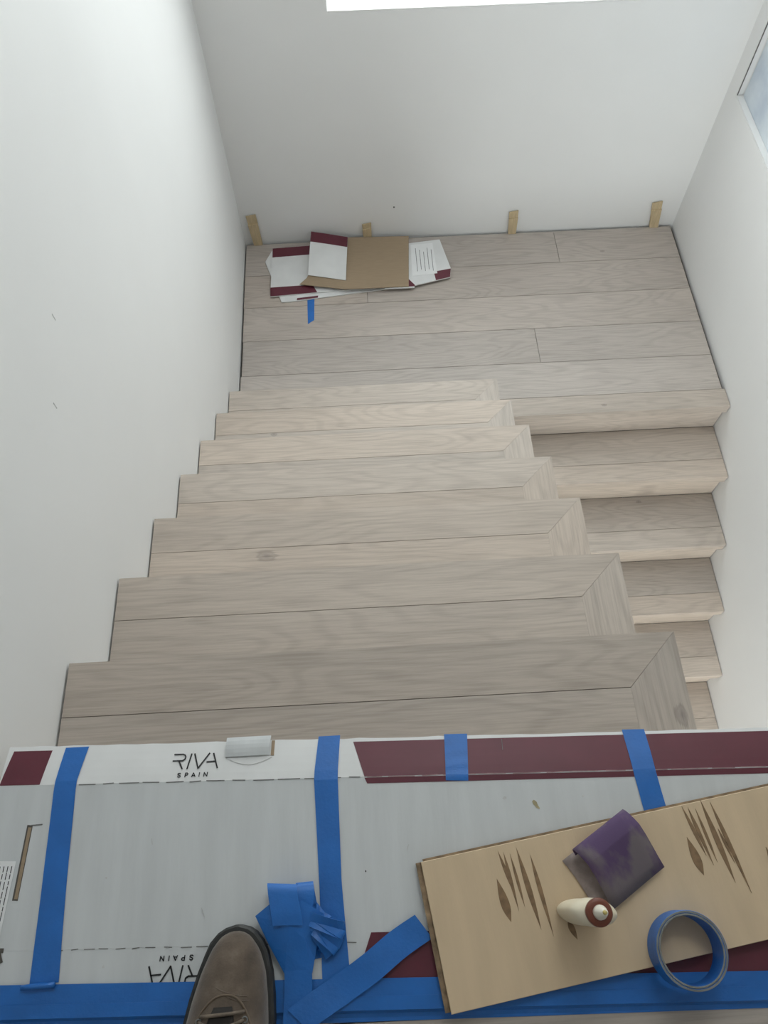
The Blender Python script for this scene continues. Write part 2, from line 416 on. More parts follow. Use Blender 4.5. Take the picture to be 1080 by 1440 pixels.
# ------------------------------------------------------------------ upper floor
bm = bmesh.new(); box(bm, 0.0, XW, YF, -0.012, -0.26, -0.0205)
fl = struct(link('floor', bm, 'sub'), 'whitewashed oak plank floor of the upper hall')
board(fl, (0, 0, 0), [(0.004, -0.09), (XW-0.004, -0.09), (XW-0.004, 0.0), (0.004, 0.0)], 0, TH, 'nosing_board', tint(0.95))
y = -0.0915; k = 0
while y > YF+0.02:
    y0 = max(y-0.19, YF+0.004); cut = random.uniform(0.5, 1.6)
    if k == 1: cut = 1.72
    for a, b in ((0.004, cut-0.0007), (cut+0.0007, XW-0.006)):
        board(fl, (0, 0, 0), [(a, y0), (b, y0), (b, y-0.0014), (a, y-0.0014)], 0, TH, 'floor_plank', tint(0.80, 0.05))  # lowered tint paints the shade of the person standing here into the planks
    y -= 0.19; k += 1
bm = bmesh.new(); box(bm, 0.004, XW-0.004, -0.0118, -0.001, -RI+0.001, -0.0215)
link('riser', bm, 'oak', fl)

# ------------------------------------------------------------------ upper flight: 7 treads, mitred returns on the open side
fr = empty('stair_flight', (0.52, 0.0, ZL))
tag(fr, 'upper stair flight of whitewashed oak with mitred returns along its open side', 'stairs')
PL = (0.52, 0.0, ZL)
tone = [0.86, 0.98, 1.0, 1.0, 1.01, 1.01, 0.96]
for i in range(1, 8):
    yn, zt = i*G, -i*RI
    yb = (i-1)*G-0.004
    xi = 0.952; dn = 0.0925
    bm = bmesh.new(); box(bm, 0.003, 1.012, yb-0.008, yn-0.024, zt-RI+0.022, zt-TH-0.0005)
    for v in bm.verts: v.co -= Vector(PL)
    st = link('step', bm, 'sub', fr)
    def b(poly, nm, al='x', t=None): return board(st, PL, poly, zt, TH, nm, t, al, 0.0)
    g = 0.0006; q = 0.0001
    t0 = tone[i-1]
    b([(0.004, yn-dn+g), (xi-q, yn-dn+g), (XR-q*1.4, yn), (0.004, yn)], 'nosing_board', 'x', tint(t0, 0.02))
    b([(xi+q, yb), (XR, yb), (XR, yn-q*1.4), (xi+q, yn-dn)], 'return_board', 'y', tint(t0*1.01, 0.03))
    b([(0.004, yb), (xi-q, yb), (xi-q, yn-dn-g), (0.004, yn-dn-g)], 'tread_board', 'x', tint(t0*(0.95 if i != 1 else 1.08), 0.03))
    # downstand of the nosing and of the return, then the riser
    def pc(nm, x0, x1, y0, y1, z0, z1):
        q = bmesh.new(); box(q, x0-PL[0], x1-PL[0], y0-PL[1], y1-PL[1], z0-PL[2], z1-PL[2]); o = link(nm, q, 'oak', st); o.color = (t0, t0, t0, 1)
    pc('nosing_edge', 0.004, XR-0.022, yn-0.020, yn-0.0003, zt-0.045, zt-TH-0.0002)
    pc('return_edge', XR-0.020, XR-0.0003, yb+0.001, yn-0.0003, zt-0.045, zt-TH-0.0002)
    pc('riser', 0.004, 1.0115 if i < 7 else XR-0.021, yn-0.0235, yn-0.0215, zt-RI+0.001, zt-TH-0.001)

# plastered wall that carries the open side of the flight
bm = bmesh.new()
prof = [(0.0-0.004, ZLOW)]
prof.append((-0.004, -RI-0.03))
for i in range(1, 8):
    prof += [((i-1)*G-0.004, -i*RI-0.0215), (i*G-0.026, -i*RI-0.0215)]
prof += [(7*G-0.026, ZL-0.03), (YE+0.0, ZL-0.03), (YE, ZLOW)]
prof = [prof[0]] + prof[2:]
L0 = [bm.verts.new((1.0125, y, z)) for y, z in prof]; L1 = [bm.verts.new((1.0195, y, z)) for y, z in prof]
bm.faces.new(L0); bm.faces.new(list(reversed(L1)))
for i in range(len(prof)): bm.faces.new((L0[i], L0[(i+1) % len(prof)], L1[(i+1) % len(prof)], L1[i]))
struct(link('wall_stair', bm, 'paint'), 'white plastered stringer wall between the two flights')

# ------------------------------------------------------------------ half landing
bm = bmesh.new()
box(bm, 0.002, 1.0, 7*G-0.02, YB-0.001, ZL-0.2, ZL-TH-0.0005); box(bm, 1.0, XW-0.001, YE+0.024, YB-0.001, ZL-0.2, ZL-TH-0.0005)
ld = struct(link('floor_landing', bm, 'sub'), 'whitewashed oak plank floor of the half landing')
rows = [(1.679, 1.8585, [(0.006, 2.013)]), (1.860, 2.0465, [(0.010, 1.281), (1.2825, 2.013)]), (2.048, 2.2385, [(0.008, 2.013)]),
        (2.240, 2.4305, [(0.006, 0.560), (0.5615, 2.013)]), (2.432, 2.631, [(0.006, 1.455), (1.4565, 2.013)])]
tn = [0.99, 0.92, 0.97, 0.91, 0.88]
for (a, b_, xs), t0 in zip(rows, tn):
    for x0, x1 in xs:
        yy = a if x0 > 0.5 or a > 1.7 else a
        board(ld, (0, 0, 0), [(x0, yy), (x1, yy), (x1, b_), (x0, b_)], ZL, TH, 'floor_plank', tuple(a*k_ for a, k_ in zip(tint(t0, 0.03), (0.955, 0.97, 1.0))))
board(ld, (0, 0, 0), [(0.006, 7*G-0.018), (1.046, 7*G-0.018), (1.046, 1.6775), (0.006, 1.6775)], ZL, TH, 'floor_plank', tint(0.95))
board(ld, (0, 0, 0), [(1.047, YE), (XW-0.003, YE), (XW-0.003, 1.6775), (1.047, 1.6775)], ZL, TH, 'nosing_board', tint(1.04))
bm = bmesh.new(); box(bm, 1.03, XW-0.003, YE+0.0005, YE+0.018, ZL-0.045, ZL-TH-0.0007); link('nosing_edge', bm, 'oak', ld)

# ------------------------------------------------------------------ lower flight, turning back under the hall
f2 = empty('stair_flight', (1.53, YE, ZLOW))
tag(f2, 'lower stair flight of whitewashed oak between the right wall and the upper flight', 'stairs')
P2 = (1.53, YE, ZLOW)
for k in range(0, 8):
    yn, zt = YE-k*G2, ZL-k*R2
    if k == 0:
        q = bmesh.new(); box(q, 1.021, XW-0.003, yn+0.0205, yn+0.0225, zt-R2+0.001, zt-0.021)
        for v in q.verts: v.co -= Vector(P2)
        link('riser', q, 'oak', f2); continue
    q = bmesh.new(); box(q, 1.021, XW-0.002, yn+0.024, yn+G2+0.019, zt-R2+0.022, zt-TH-0.0005)
    for v in q.verts: v.co -= Vector(P2)
    st = link('step', q, 'sub', f2)
    dn = 0.088; t0 = 1.04
    board(st, P2, [(1.021, yn), (XW-0.003, yn), (XW-0.003, yn+dn-0.0007), (1.021, yn+dn-0.0007)], zt, TH, 'nosing_board', tint(t0, 0.03))
    board(st, P2, [(1.021, yn+dn+0.0007), (XW-0.003, yn+dn+0.0007), (XW-0.003, yn+G2+0.019), (1.021, yn+G2+0.019)], zt, TH, 'tread_board', tint(t0*0.93, 0.03))
    for nm, y0, y1, z0, z1 in (('nosing_edge', yn+0.0005, yn+0.018, zt-0.045, zt-TH-0.0002), ('riser', yn+0.0205, yn+0.0225, zt-R2+0.001, zt-0.046)):
        q = bmesh.new(); box(q, 1.021, XW-0.003, y0, y1, z0, z1)
        for v in q.verts: v.co -= Vector(P2)
        o = link(nm, q, 'oak', st); o.color = (1.05, 1.03, 1.0, 1)
bm = bmesh.new(); box(bm, 0, XW, YF, YB, ZLOW-0.1, ZLOW-0.001); struct(link('floor_lower', bm, 'oak'), 'oak floor at the foot of the lower flight')

# ------------------------------------------------------------------ cardboard over the edge of the upper floor
CZ = 0.006
def cy_(x, t): return 0.009-0.029*x+t
def cz_(t): return CZ if t <= 0 else CZ-0.16*t-1.2*t*t
XC0, XC1 = 0.014, 1.34
card = empty('cardboard_sheet', (0.6, -0.1, 0.0005))
tag(card, 'flattened white flooring carton taped over the top of the stairs', 'cardboard')
CL = Vector(card.location)
def cpt(x, t, dz=0.0): return Vector((x, cy_(x, t), cz_(t)+dz))-CL
def cgrid(x0, x1, t0, t1, nx, nt_, dz, wob=0.0):
    rnd = random.Random(7)
    G_ = []
    for i in range(nx+1):
        x = x0+(x1-x0)*i/nx; row = []
        for j in range(nt_+1):
            t = t0+(t1-t0)*j/nt_
            if wob and j == nt_: t += rnd.uniform(-wob, wob)
            row.append(cpt(x, t, dz))
        G_.append(row)
    return G_
bm = bmesh.new(); sheet(bm, cgrid(XC0, XC1, -0.1936, -0.0001, 16, 4, 0), 0.0050); link('main_panel', bm, 'card', card)
bm = bmesh.new(); sheet(bm, cgrid(XC0, XC1, 0.0, 0.0535, 60, 5, 0.0, 0.0009), 0.0045); link('folded_flap', bm, 'cardw', card)  # brighter white than the panel paints in the light its slope catches
bm = bmesh.new(); sheet(bm, cgrid(XC0, XC1, -0.262, -0.1937, 16, 2, 0), 0.0050); link('side_flap', bm, 'card', card)

def cpoly(name, pts, mat, dz=0.0004, nt_=4):
    """print on the carton: quad given as x, t corners (far-left, far-right, near-right, near-left)"""
    a, b_, c, d = pts; bm = bmesh.new(); P = []
    for i in range(13):
        u = i/12; row = []
        for j in range(nt_+1):
            v = j/nt_
            xn, tn_ = d[0]+(c[0]-d[0])*u, d[1]+(c[1]-d[1])*u
            xf, tf = a[0]+(b_[0]-a[0])*u, a[1]+(b_[1]-a[1])*u
            row.append(cpt(xn+(xf-xn)*v, tn_+(tf-tn_)*v, dz))
        P.append(row)
    sheet(bm, P, 0.0003); return link(name, bm, mat, card)
cpoly('printed_band', [(0.022, 0.047), (0.075, 0.047), (0.0685, 0.0006), (0.0145, 0.0006)], 'burg')
cpoly('printed_band', [(0.492, 0.0485), (XC1-0.002, 0.0495), (XC1-0.002, 0.0006), (0.506, 0.0006)], 'burg')
cpoly('printed_band', [(0.506, -0.001), (XC1-0.002, -0.001), (XC1-0.002, -0.0085), (0.5095, -0.0085)], 'burg')
cpoly('printed_band', [(0.507, -0.1835), (XC1-0.002, -0.1835), (XC1-0.002, -0.1942), (0.5027, -0.1942)], 'burg')
cpoly('printed_band', [(0.5027, -0.1942), (XC1-0.002, -0.1942), (XC1-0.002, -0.2400), (0.484, -0.2400)], 'burg')

def strokes(name, lines, wid, tf, mat='ink', dz=0.0009, parent=card):
    """flat pen strokes; tf maps a 2-D point to a local 3-D point"""
    bm = bmesh.new()
    for ln in lines:
        for (ax, ay), (bx, by) in zip(ln, ln[1:]):
            d = Vector((bx-ax, by-ay));
            if d.length < 1e-9: continue
            d.normalize(); n = Vector((-d.y, d.x))*wid/2; e = d*wid*0.3
            q = [(ax-e.x+n.x, ay-e.y+n.y), (ax-e.x-n.x, ay-e.y-n.y), (bx+e.x-n.x, by+e.y-n.y), (bx+e.x+n.x, by+e.y+n.y)]
            top = [bm.verts.new(Vector(tf(*p))+Vector((0, 0, dz))) for p in q]
            bot = [bm.verts.new(Vector(tf(*p))+Vector((0, 0, dz-0.0004))) for p in q]
            bm.faces.new(top); bm.faces.new(list(reversed(bot)))
            for i in range(4): bm.faces.new((top[i], top[(i+1) % 4], bot[(i+1) % 4], bot[i]))
    return link(name, bm, mat, parent)
# lettering, units of a 308 x 160 grid, y downwards
RIVA = [[(8, 4), (66, 4), (80, 10), (86, 22), (82, 38), (66, 48), (2, 48)], [(44, 52), (70, 103)], [(125, 2), (104, 103)],
        [(146, 2), (178, 102), (248, 0)], [(276, 2), (309, 102)], [(235, 60), (294, 56)]]
SPAIN = [[(65, 137), (60, 133), (50, 133), (46, 138), (50, 144), (60, 147), (64, 152), (60, 158), (49, 158), (45, 154)],
         [(95, 158), (97, 132), (110, 132), (115, 138), (110, 145), (97, 146)],
         [(140, 158), (152, 132), (164, 157)], [(145, 150), (160, 150)],
         [(190, 157), (192, 131)], [(222, 157), (224, 131), (243, 156), (246, 130)]]
U = 0.0002
far = lambda x0, t0: (lambda u, v: cpt(x0+u*U, t0-v*U))
strokes('printed_lettering', RIVA, 9.5, far(0.2445, 0.0375))
strokes('printed_lettering', SPAIN, 5.6, far(0.2445, 0.0375))
near = lambda x0, t0: (lambda u, v: cpt(x0-u*U, t0+v*U))
strokes('printed_lettering', RIVA, 9.5, near(0.2975, -0.2345))
strokes('printed_lettering', SPAIN, 5.6, near(0.2975, -0.2345))
# perforations along both folds
def dashes(name, x0, x1, t, l0, l1, w, mat):
    rnd = random.Random(3); ls = []; x = x0
    while x < x1:
        l = rnd.uniform(l0, l1); ls.append([(x, t+rnd.uniform(-0.0006, 0.0006)), (min(x+l, x1), t+rnd.uniform(-0.0006, 0.0006))]); x += l+rnd.uniform(0.004, 0.012)
    strokes(name, ls, w, lambda a, b_: cpt(a, b_), mat, 0.0007)
dashes('perforation', 0.10, 0.50, -0.0002, 0.008, 0.03, 0.0011, 'greyink')
dashes('perforation', 0.51, XC1-0.02, 0.0002, 0.01, 0.05, 0.0009, 'paleline')
dashes('perforation', 0.10, 0.49, -0.194, 0.006, 0.014, 0.0009, 'greyink')
for ln in ([(0.108, -0.004), (0.110, -0.05)], [(0.698, 0.047), (0.697, 0.032)]): strokes('crease', [ln], 0.0008, lambda a, b_: cpt(a, b_), 'greyink')
# hand slot, hole and lifted tab
strokes('hand_slot', [[(0.064, -0.052), (0.0595, -0.1365)]], 0.0072, lambda a, b_: cpt(a, b_), 'sub', 0.0005)
strokes('slot_lining', [[(0.0645, -0.054), (0.0605, -0.1355)]], 0.0042, lambda a, b_: cpt(a, b_), 'kraft', 0.0009)
strokes('slot_tear', [[(0.0645, -0.0505), (0.080, -0.0495)]], 0.0014, lambda a, b_: cpt(a, b_), 'greyink', 0.0008)
strokes('torn_hole', [[(0.050, -0.193), (0.0535, -0.193)], [(0.050, -0.197), (0.0535, -0.205)]], 0.005, lambda a, b_: cpt(a, b_), 'sub', 0.0008)
bm = bmesh.new()
P = []
for i in range(9):
    u = i/8; row = []
    for j in range(6):
        v = j/5
        row.append(cpt(0.316+0.061*u+0.001*v, 0.031+0.0265*v+0.002*u, 0.0022+0.0045*math.sin(v*2.2)+0.001*math.sin(u*3)))
    P.append(row)
sheet(bm, P, 0.002); link('lifted_tab', bm, 'card', card)
strokes('tab_cutout', [[(0.3805, 0.0335), (0.381, 0.052)]], 0.0045, lambda a, b_: cpt(a, b_), 'kraft', 0.0006)
arc = [(0.317+0.063*i/14, 0.0300-0.0095*math.sin(math.pi*i/14)) for i in range(15)]
strokes('crease', [arc], 0.0007, lambda a, b_: cpt(a, b_), 'scuff', 0.0007)
# stains and scuffs with shapes of their own
def blob(name, x, t, rx, rt_, mat, ang=0.0, parent=card, seed=1):
    rnd = random.Random(seed); bm = bmesh.new(); top = []; bot = []
    for k in range(14):
        a = 2*math.pi*k/14; r = rnd.uniform(0.7, 1.15)
        dx, dt = rx*r*math.cos(a), rt_*r*math.sin(a)
        px, pt_ = x+dx*math.cos(ang)-dt*math.sin(ang), t+dx*math.sin(ang)+dt*math.cos(ang)
        top.append(bm.verts.new(cpt(px, pt_, 0.0006))); bot.append(bm.verts.new(cpt(px, pt_, 0.0002)))
    bm.faces.new(top); bm.faces.new(list(reversed(bot)))
    for i in range(14): bm.faces.new((top[i], top[(i+1) % 14], bot[(i+1) % 14], bot[i]))
    return link(name, bm, mat, parent)
blob('stain', 0.731, -0.040, 0.0065, 0.0028, 'stain', -1.0, seed=2)
blob('stain', 0.691, -0.031, 0.003, 0.0018, 'scuff', 0.3, seed=3)
blob('stain', 0.796, -0.031, 0.0018, 0.0014, 'scuff', 0.3, seed=4)
blob('stain', 0.180, -0.193-0.02, 0.0016, 0.0016, 'scuff', 0, seed=5)
blob('stain', 0.172, -0.115, 0.0015, 0.0012, 'scuff', 0, seed=6)
blob('stain', 0.503, -0.115, 0.0010, 0.0016, 'dirt', 0, seed=7)
for ln in ([(0.296, -0.152), (0.300, -0.162)], [(0.226, -0.07), (0.2275, -0.077)], [(0.560, -0.085), (0.557, -0.092)]): strokes('scratch', [ln], 0.0008, lambda a, b_: cpt(a, b_), 'scuff')
# shipping label on the carton
lab = cpoly('shipping_label', [(0.0145, -0.092), (0.0535, -0.093), (0.0475, -0.183), (0.0145, -0.183)], 'paper', 0.0009)
rnd = random.Random(9); ls = []
for i in range(5):
    xx = 0.049-0.005*i; t = -0.099
    while t > -0.172:
        l = rnd.uniform(0.004, 0.012); ls.append([(xx+(t+0.1)*0.065, t), (xx+(t-l+0.1)*0.065, t-l)]); t -= l+rnd.uniform(0.001, 0.003)
strokes('printed_text', ls, 0.0009, lambda a, b_: cpt(a, b_), 'ink', 0.0013)

# ------------------------------------------------------------------ tape strips stuck on the carton
def tape_strip(label, Lf, Rt, lift=0.0009, n=24, grp=None, name='tape_strip'):
    """tape between two edge lines given as (x, t) points along its length"""
    c0 = Vector((sum(p[0] for p in Lf+Rt)/len(Lf+Rt), 0, 0)); tt = sum(p[1] for p in Lf+Rt)/len(Lf+Rt)
    c0 = Vector((c0.x, cy_(c0.x, tt), cz_(tt)))
    def along(poly, s):
        d = [0]
        for a, b_ in zip(poly, poly[1:]): d.append(d[-1]+math.dist(a, b_))
        s *= d[-1]
        for i in range(len(poly)-1):
            if s <= d[i+1] or i == len(poly)-2:
                f = (s-d[i])/(d[i+1]-d[i]); return (poly[i][0]+(poly[i+1][0]-poly[i][0])*f, poly[i][1]+(poly[i+1][1]-poly[i][1])*f)
    P = []
    for i in range(n+1):
        a, b_ = along(Lf, i/n), along(Rt, i/n); row = []
        for j in range(4):
            f = j/3; x, t = a[0]+(b_[0]-a[0])*f, a[1]+(b_[1]-a[1])*f
            row.append(Vector((x, cy_(x, t), cz_(t)+lift+0.0002*math.sin(37*x+21*t+i)))-c0)
        P.append(row)
    bm = bmesh.new(); sheet(bm, P, 0.0003)
    o = link(name, bm, 'tape', None, c0); tag(o, label, 'tape', grp); return o
def T(pts): return [(x, y-0.009+0.029*x) for x, y in pts]
GT = 'blue tape strips holding the carton'
tape_strip('blue tape strip across the carton between the shipping label and the RIVA print', T([(0.093, 0.0565), (0.089, 0.007), (0.0915, -0.12), (0.093, -0.2235)]), T([(0.125, 0.0565), (0.118, 0.008), (0.1225, -0.12), (0.128, -0.2225)]), 0.0012, grp=GT)
tape_strip('blue tape strip across the carton next to the crumpled tape', T([(0.444, 0.0535), (0.438, -0.002), (0.444, -0.138), (0.446, -0.236)]), T([(0.474, 0.0535), (0.470, -0.001), (0.472, -0.131), (0.480, -0.236)]), 0.0012, grp=GT)
tape_strip('short blue tape patch over the burgundy band and fold', T([(0.619, 0.047), (0.615, -0.016)]), T([(0.651, 0.046), (0.645, -0.018)]), 0.0012, grp=GT)
tape_strip('slanting blue tape strip crossing the burgundy band and running under the plywood plank', T([(0.867, 0.040), (0.868, -0.02), (0.874, -0.095)]), T([(0.898, 0.039), (0.898, -0.02), (0.904, -0.090)]), 0.0012, grp=GT)
tape_strip('long blue tape along the edge of the carton, covering part of the upside down print', [(0.012, -0.2290), (1.33, -0.2365)], [(0.012, -0.2625), (1.33, -0.2640)], 0.0022, 40, GT, 'tape_strip')
# the second run laps from the carton on to the bare floor
P = []
for i in range(41):
    x = 0.012+1.318*i/40; row = []
    for t, z in ((-0.250, 0.0092), (-0.264, 0.0090), (-0.2675, 0.0030), (-0.272, 0.0007), (-0.280+0.010*i/40, 0.0006)):
        row.append((x-0.65, cy_(x, t)+0.262, z))
    P.append(row)
bm = bmesh.new(); sheet(bm, P, 0.0003)
tag(link('tape_strip', bm, 'tape', None, (0.65, -0.262, 0)), 'long blue tape sealing the carton edge down to the oak floor', 'tape', GT)
# rolled-up end of the first strip
bm = bmesh.new(); tube(bm, [(-0.021, 0, 0), (-0.01, 0.0003, 0.0002), (0.01, 0.0006, 0), (0.019, 0.001, 0)], [0.0026, 0.0032, 0.003, 0.0034], 10)
tag(link('tape_curl', bm, 'tape', None, (0.1065, -0.2255, 0.0125), 0, True), 'small curled up bit of blue tape at the end of a strip', 'tape')

# ------------------------------------------------------------------ loose tape: diagonal strip and crumpled wad
def ribbon(bm, path, wid, th=0.0004, twist=None, sub=6):
    """tape ribbon along a 3-D path (Catmull-Rom); side vectors may be given per point"""
    pts = [Vector(p) for p in path]; n = len(pts); out = []; sides = []
    def cr(a, b_, c, d, t): return 0.5*((2*b_)+(c-a)*t+(2*a-5*b_+4*c-d)*t*t+(3*b_-a-3*c+d)*t**3)
    sv = [Vector(s).normalized() for s in twist] if twist else None
    for i in range(n-1):
        a, b_, c, d = pts[max(i-1, 0)], pts[i], pts[i+1], pts[min(i+2, n-1)]
        for k in range(sub):
            out.append(cr(a, b_, c, d, k/sub)); sides.append(sv[i].lerp(sv[i+1], k/sub).normalized() if sv else None)
    out.append(pts[-1]); sides.append(sv[-1] if sv else None)
    P = []
    for i, p in enumerate(out):
        t = out[min(i+1, len(out)-1)]-out[max(i-1, 0)]
        s = sides[i] if sides[i] else Vector((t.y, -t.x, 0)).normalized()
        P.append([p-s*wid/2, p-s*wid/6, p+s*wid/6, p+s*wid/2])
    sheet(bm, P, th)
c0 = Vector((0.49, -0.23, 0.008))
bm = bmesh.new()
sd = Vector((0.60, -0.80, 0.0))
pth = [(0.418, -0.2745, 0.0165), (0.440, -0.262, 0.0155), (0.470, -0.246, 0.0130), (0.505, -0.226, 0.0145), (0.540, -0.203, 0.0125), (0.572, -0.186, 0.0115)]
ribbon(bm, [Vector(p)-c0 for p in pth], 0.033, 0.0004, [(0.75, -0.66, 0), (0.65, -0.76, 0.02), (0.6, -0.8, 0.03), (0.58, -0.81, 0.0), (0.56, -0.83, 0.02), (0.6, -0.8, -0.02)])
tag(link('tape_strip', bm, 'tape', None, c0), 'loose end of blue tape lying slantwise from the boot to the plywood plank', 'tape')

wad = empty('crumpled_tape', (0.415, -0.19, 0.0075)); WL = Vector(wad.location)
tag(wad, 'crumpled wad of blue masking tape lying beside the boot toe', 'tape')
# strip that reaches towards the wearer, fanning into flat creased folds
bm = bmesh.new(); ribbon(bm, [Vector(p)-WL for p in [(0.416, -0.287, 0.0130), (0.417, -0.262, 0.0135), (0.418, -0.240, 0.0145), (0.418, -0.220, 0.0170)]], 0.033, 0.0005, [(1, 0.03, 0)]*4)
link('tape_tail', bm, 'tape', wad)
FV = [(0.366, -0.164, 0.0230), (0.384, -0.152, 0.0270), (0.424, -0.150, 0.0290), (0.449, -0.165, 0.0230), (0.438, -0.213, 0.0150), (0.435, -0.228, 0.0158), (0.402, -0.228, 0.0158), (0.383, -0.196, 0.0200), (0.408, -0.176, 0.0300), (0.427, -0.192, 0.0245), (0.404, -0.206, 0.0225)]
FF = [(0, 8, 1), (1, 8, 2), (2, 8, 3), (3, 8, 9), (3, 9, 4), (4, 9, 5), (5, 9, 10), (5, 10, 6), (6, 10, 7), (7, 10, 8), (8, 10, 9), (0, 7, 8)]
bm = bmesh.new(); vv = [bm.verts.new(Vector(p)-WL) for p in FV]
for f in FF: bm.faces.new([vv[k] for k in f])
bmesh.ops.recalc_face_normals(bm, faces=bm.faces); bmesh.ops.solidify(bm, geom=list(bm.faces), thickness=0.0006)
link('creased_fold', bm, 'tape', wad)
bm = bmesh.new(); ribbon(bm, [Vector(p)-WL for p in [(0.407, -0.176, 0.0304), (0.405, -0.163, 0.0318), (0.402, -0.148, 0.0320), (0.400, -0.136, 0.0310), (0.399, -0.1305, 0.0255), (0.400, -0.135, 0.0180), (0.403, -0.150, 0.0150)]], 0.037, 0.0005, [(1, -0.04, 0.0), (1, -0.04, 0.0), (1, -0.06, 0.02), (1, -0.08, 0.03), (1, -0.08, 0.03), (1, -0.05, 0), (1, 0, 0)])
link('folded_end', bm, 'tape', wad)
for k, (ex, ey) in enumerate(((0.474, -0.181), (0.474, -0.191), (0.471, -0.200), (0.465, -0.207), (0.456, -0.212))):
    bm = bmesh.new(); sx_, sy_ = 0.432+0.002*k, -0.168-0.005*k
    dx, dy = ex-sx_, ey-sy_; sd_ = Vector((-dy, dx, 0.004*(-1)**k)).normalized()
    ribbon(bm, [Vector(p)-WL for p in [(sx_, sy_, 0.0255), (sx_+dx*0.4, sy_+dy*0.4, 0.0290-0.0012*k), (sx_+dx*0.8, sy_+dy*0.8, 0.0240-0.001*k), (ex, ey, 0.0160), (ex-dx*0.15, ey-dy*0.15, 0.0110)]], 0.0115, 0.0005, [tuple(sd_), tuple((sd_+Vector((0, 0, 0.5*(-1)**k)))), tuple((sd_+Vector((0, 0, 0.6*(-1)**k)))), tuple(sd_), tuple(sd_)])
    link('pleat', bm, 'tape', wad)
# bulging folded body
def fold_body(outline, h, seed, name, rings=6):
    rnd = random.Random(seed); n = len(outline); cx = sum(p[0] for p in outline)/n; cy = sum(p[1] for p in outline)/n
    bm = bmesh.new(); R = []
    for r in range(rings+1):
        f = 1-r/(rings+0.6); ring = []
        for k in range(n*3):
            i = k//3; u = (k % 3)/3; a, b_ = outline[i], outline[(i+1) % n]
            x, y = a[0]+(b_[0]-a[0])*u, a[1]+(b_[1]-a[1])*u
            z = 0.0075+h*(1-f**2.2)*(0.85+0.3*math.sin(2.1*k+seed)*f)+(0.0028*rnd.uniform(-1, 1) if 0 < r else 0)
            ring.append(bm.verts.new(Vector((cx+(x-cx)*f, cy+(y-cy)*f, z))-WL))
        R.append(ring)
    m_ = n*3
    for a, b_ in zip(R, R[1:]):
        for k in range(m_): bm.faces.new((a[k], a[(k+1) % m_], b_[(k+1) % m_], b_[k]))
    bm.faces.new(R[-1]); bm.faces.new(list(reversed(R[0])))
    return link(name, bm, 'tape', wad)
fold_body([(0.366, -0.166), (0.378, -0.157), (0.392, -0.154), (0.44, -0.152), (0.450, -0.164), (0.463, -0.172), (0.472, -0.185), (0.468, -0.203), (0.455, -0.212), (0.438, -0.214), (0.434, -0.218), (0.404, -0.218), (0.392, -0.199), (0.380, -0.180)], 0.0075, 3, 'crumpled_body')
# loops
bm = bmesh.new(); ribbon(bm, [Vector(p)-WL for p in [(0.425, -0.165, 0.024), (0.428, -0.145, 0.026), (0.427, -0.134, 0.024), (0.426, -0.130, 0.017), (0.427, -0.14, 0.011), (0.43, -0.155, 0.010)]], 0.022, 0.0005, [(1, 0.05, -0.1)]*6)
link('loop', bm, 'tape', wad)

# ------------------------------------------------------------------ plywood-backed plank lying on the carton
PA = math.radians(8.25)
pk = empty('floor_plank_sample', (0.5855, -0.196, 0.0), PA)
tag(pk, 'pale plywood backing of an upturned floor plank with brown filled knots', 'plank')
PW, PLN, PZ0, PZ1 = 0.165, 0.72, 0.0085, 0.0215
bm = bmesh.new(); prism(bm, [(0, -PW/2), (PLN, -PW/2), (PLN, PW/2), (0, PW/2)], PZ1-0.004, PZ1, 0.0006); link('face_veneer', bm, 'birch', pk)
bm = bmesh.new(); prism(bm, [(0.0005, -PW/2+0.0005), (PLN-0.0005, -PW/2+0.0005), (PLN-0.0005, PW/2-0.0005), (0.0005, PW/2-0.0005)], PZ0, PZ1-0.0042); link('core', bm, 'ply', pk)
bm = bmesh.new(); prism(bm, [(-0.0065, -PW/2+0.002), (0.0004, -PW/2+0.002), (0.0004, PW/2), (-0.0065, PW/2)], PZ0+0.002, PZ1-0.0052); link('end_tongue', bm, 'ply', pk)
bm = bmesh.new(); prism(bm, [(0.003, PW/2-0.0004), (PLN, PW/2-0.0004), (PLN, PW/2+0.003), (0.003, PW/2+0.003)], PZ0+0.002, PZ1-0.0052); link('edge_tongue', bm, 'ply', pk)
ca, sa = math.cos(PA), math.sin(PA)
def pl(x, y):
    dx, dy = x-0.5855, y+0.196; return Vector((dx*ca+dy*sa, -dx*sa+dy*ca))
kz = [0.0]
def spindle(a, b_, w, bias=0.5, n=9):
    kz[0] += 0.00004
    A, B = pl(*a), pl(*b_); d = B-A; nn = Vector((-d.y, d.x)).normalized(); bm = bmesh.new(); Lp = []; Rp = []
    for i in range(1, n):
        s = i/n; k = (s/bias if s < bias else (1-s)/(1-bias)); k = math.sin(k*math.pi/2)**1.1; p = A+d*s
        Lp.append(p+nn*w/2*k); Rp.append(p-nn*w/2*k)
    prism_pts = [A]+Lp+[B]+list(reversed(Rp))
    top = [bm.verts.new((p.x, p.y, PZ1+0.0002+kz[0])) for p in prism_pts]; bot = [bm.verts.new((p.x, p.y, PZ1-0.0003)) for p in prism_pts]
    bm.faces.new(top); bm.faces.new(list(reversed(bot))); m_ = len(top)
    for i in range(m_): bm.faces.new((top[i], top[(i+1) % m_], bot[(i+1) % m_], bot[i]))
    link('filled_knot', bm, 'knot', pk)
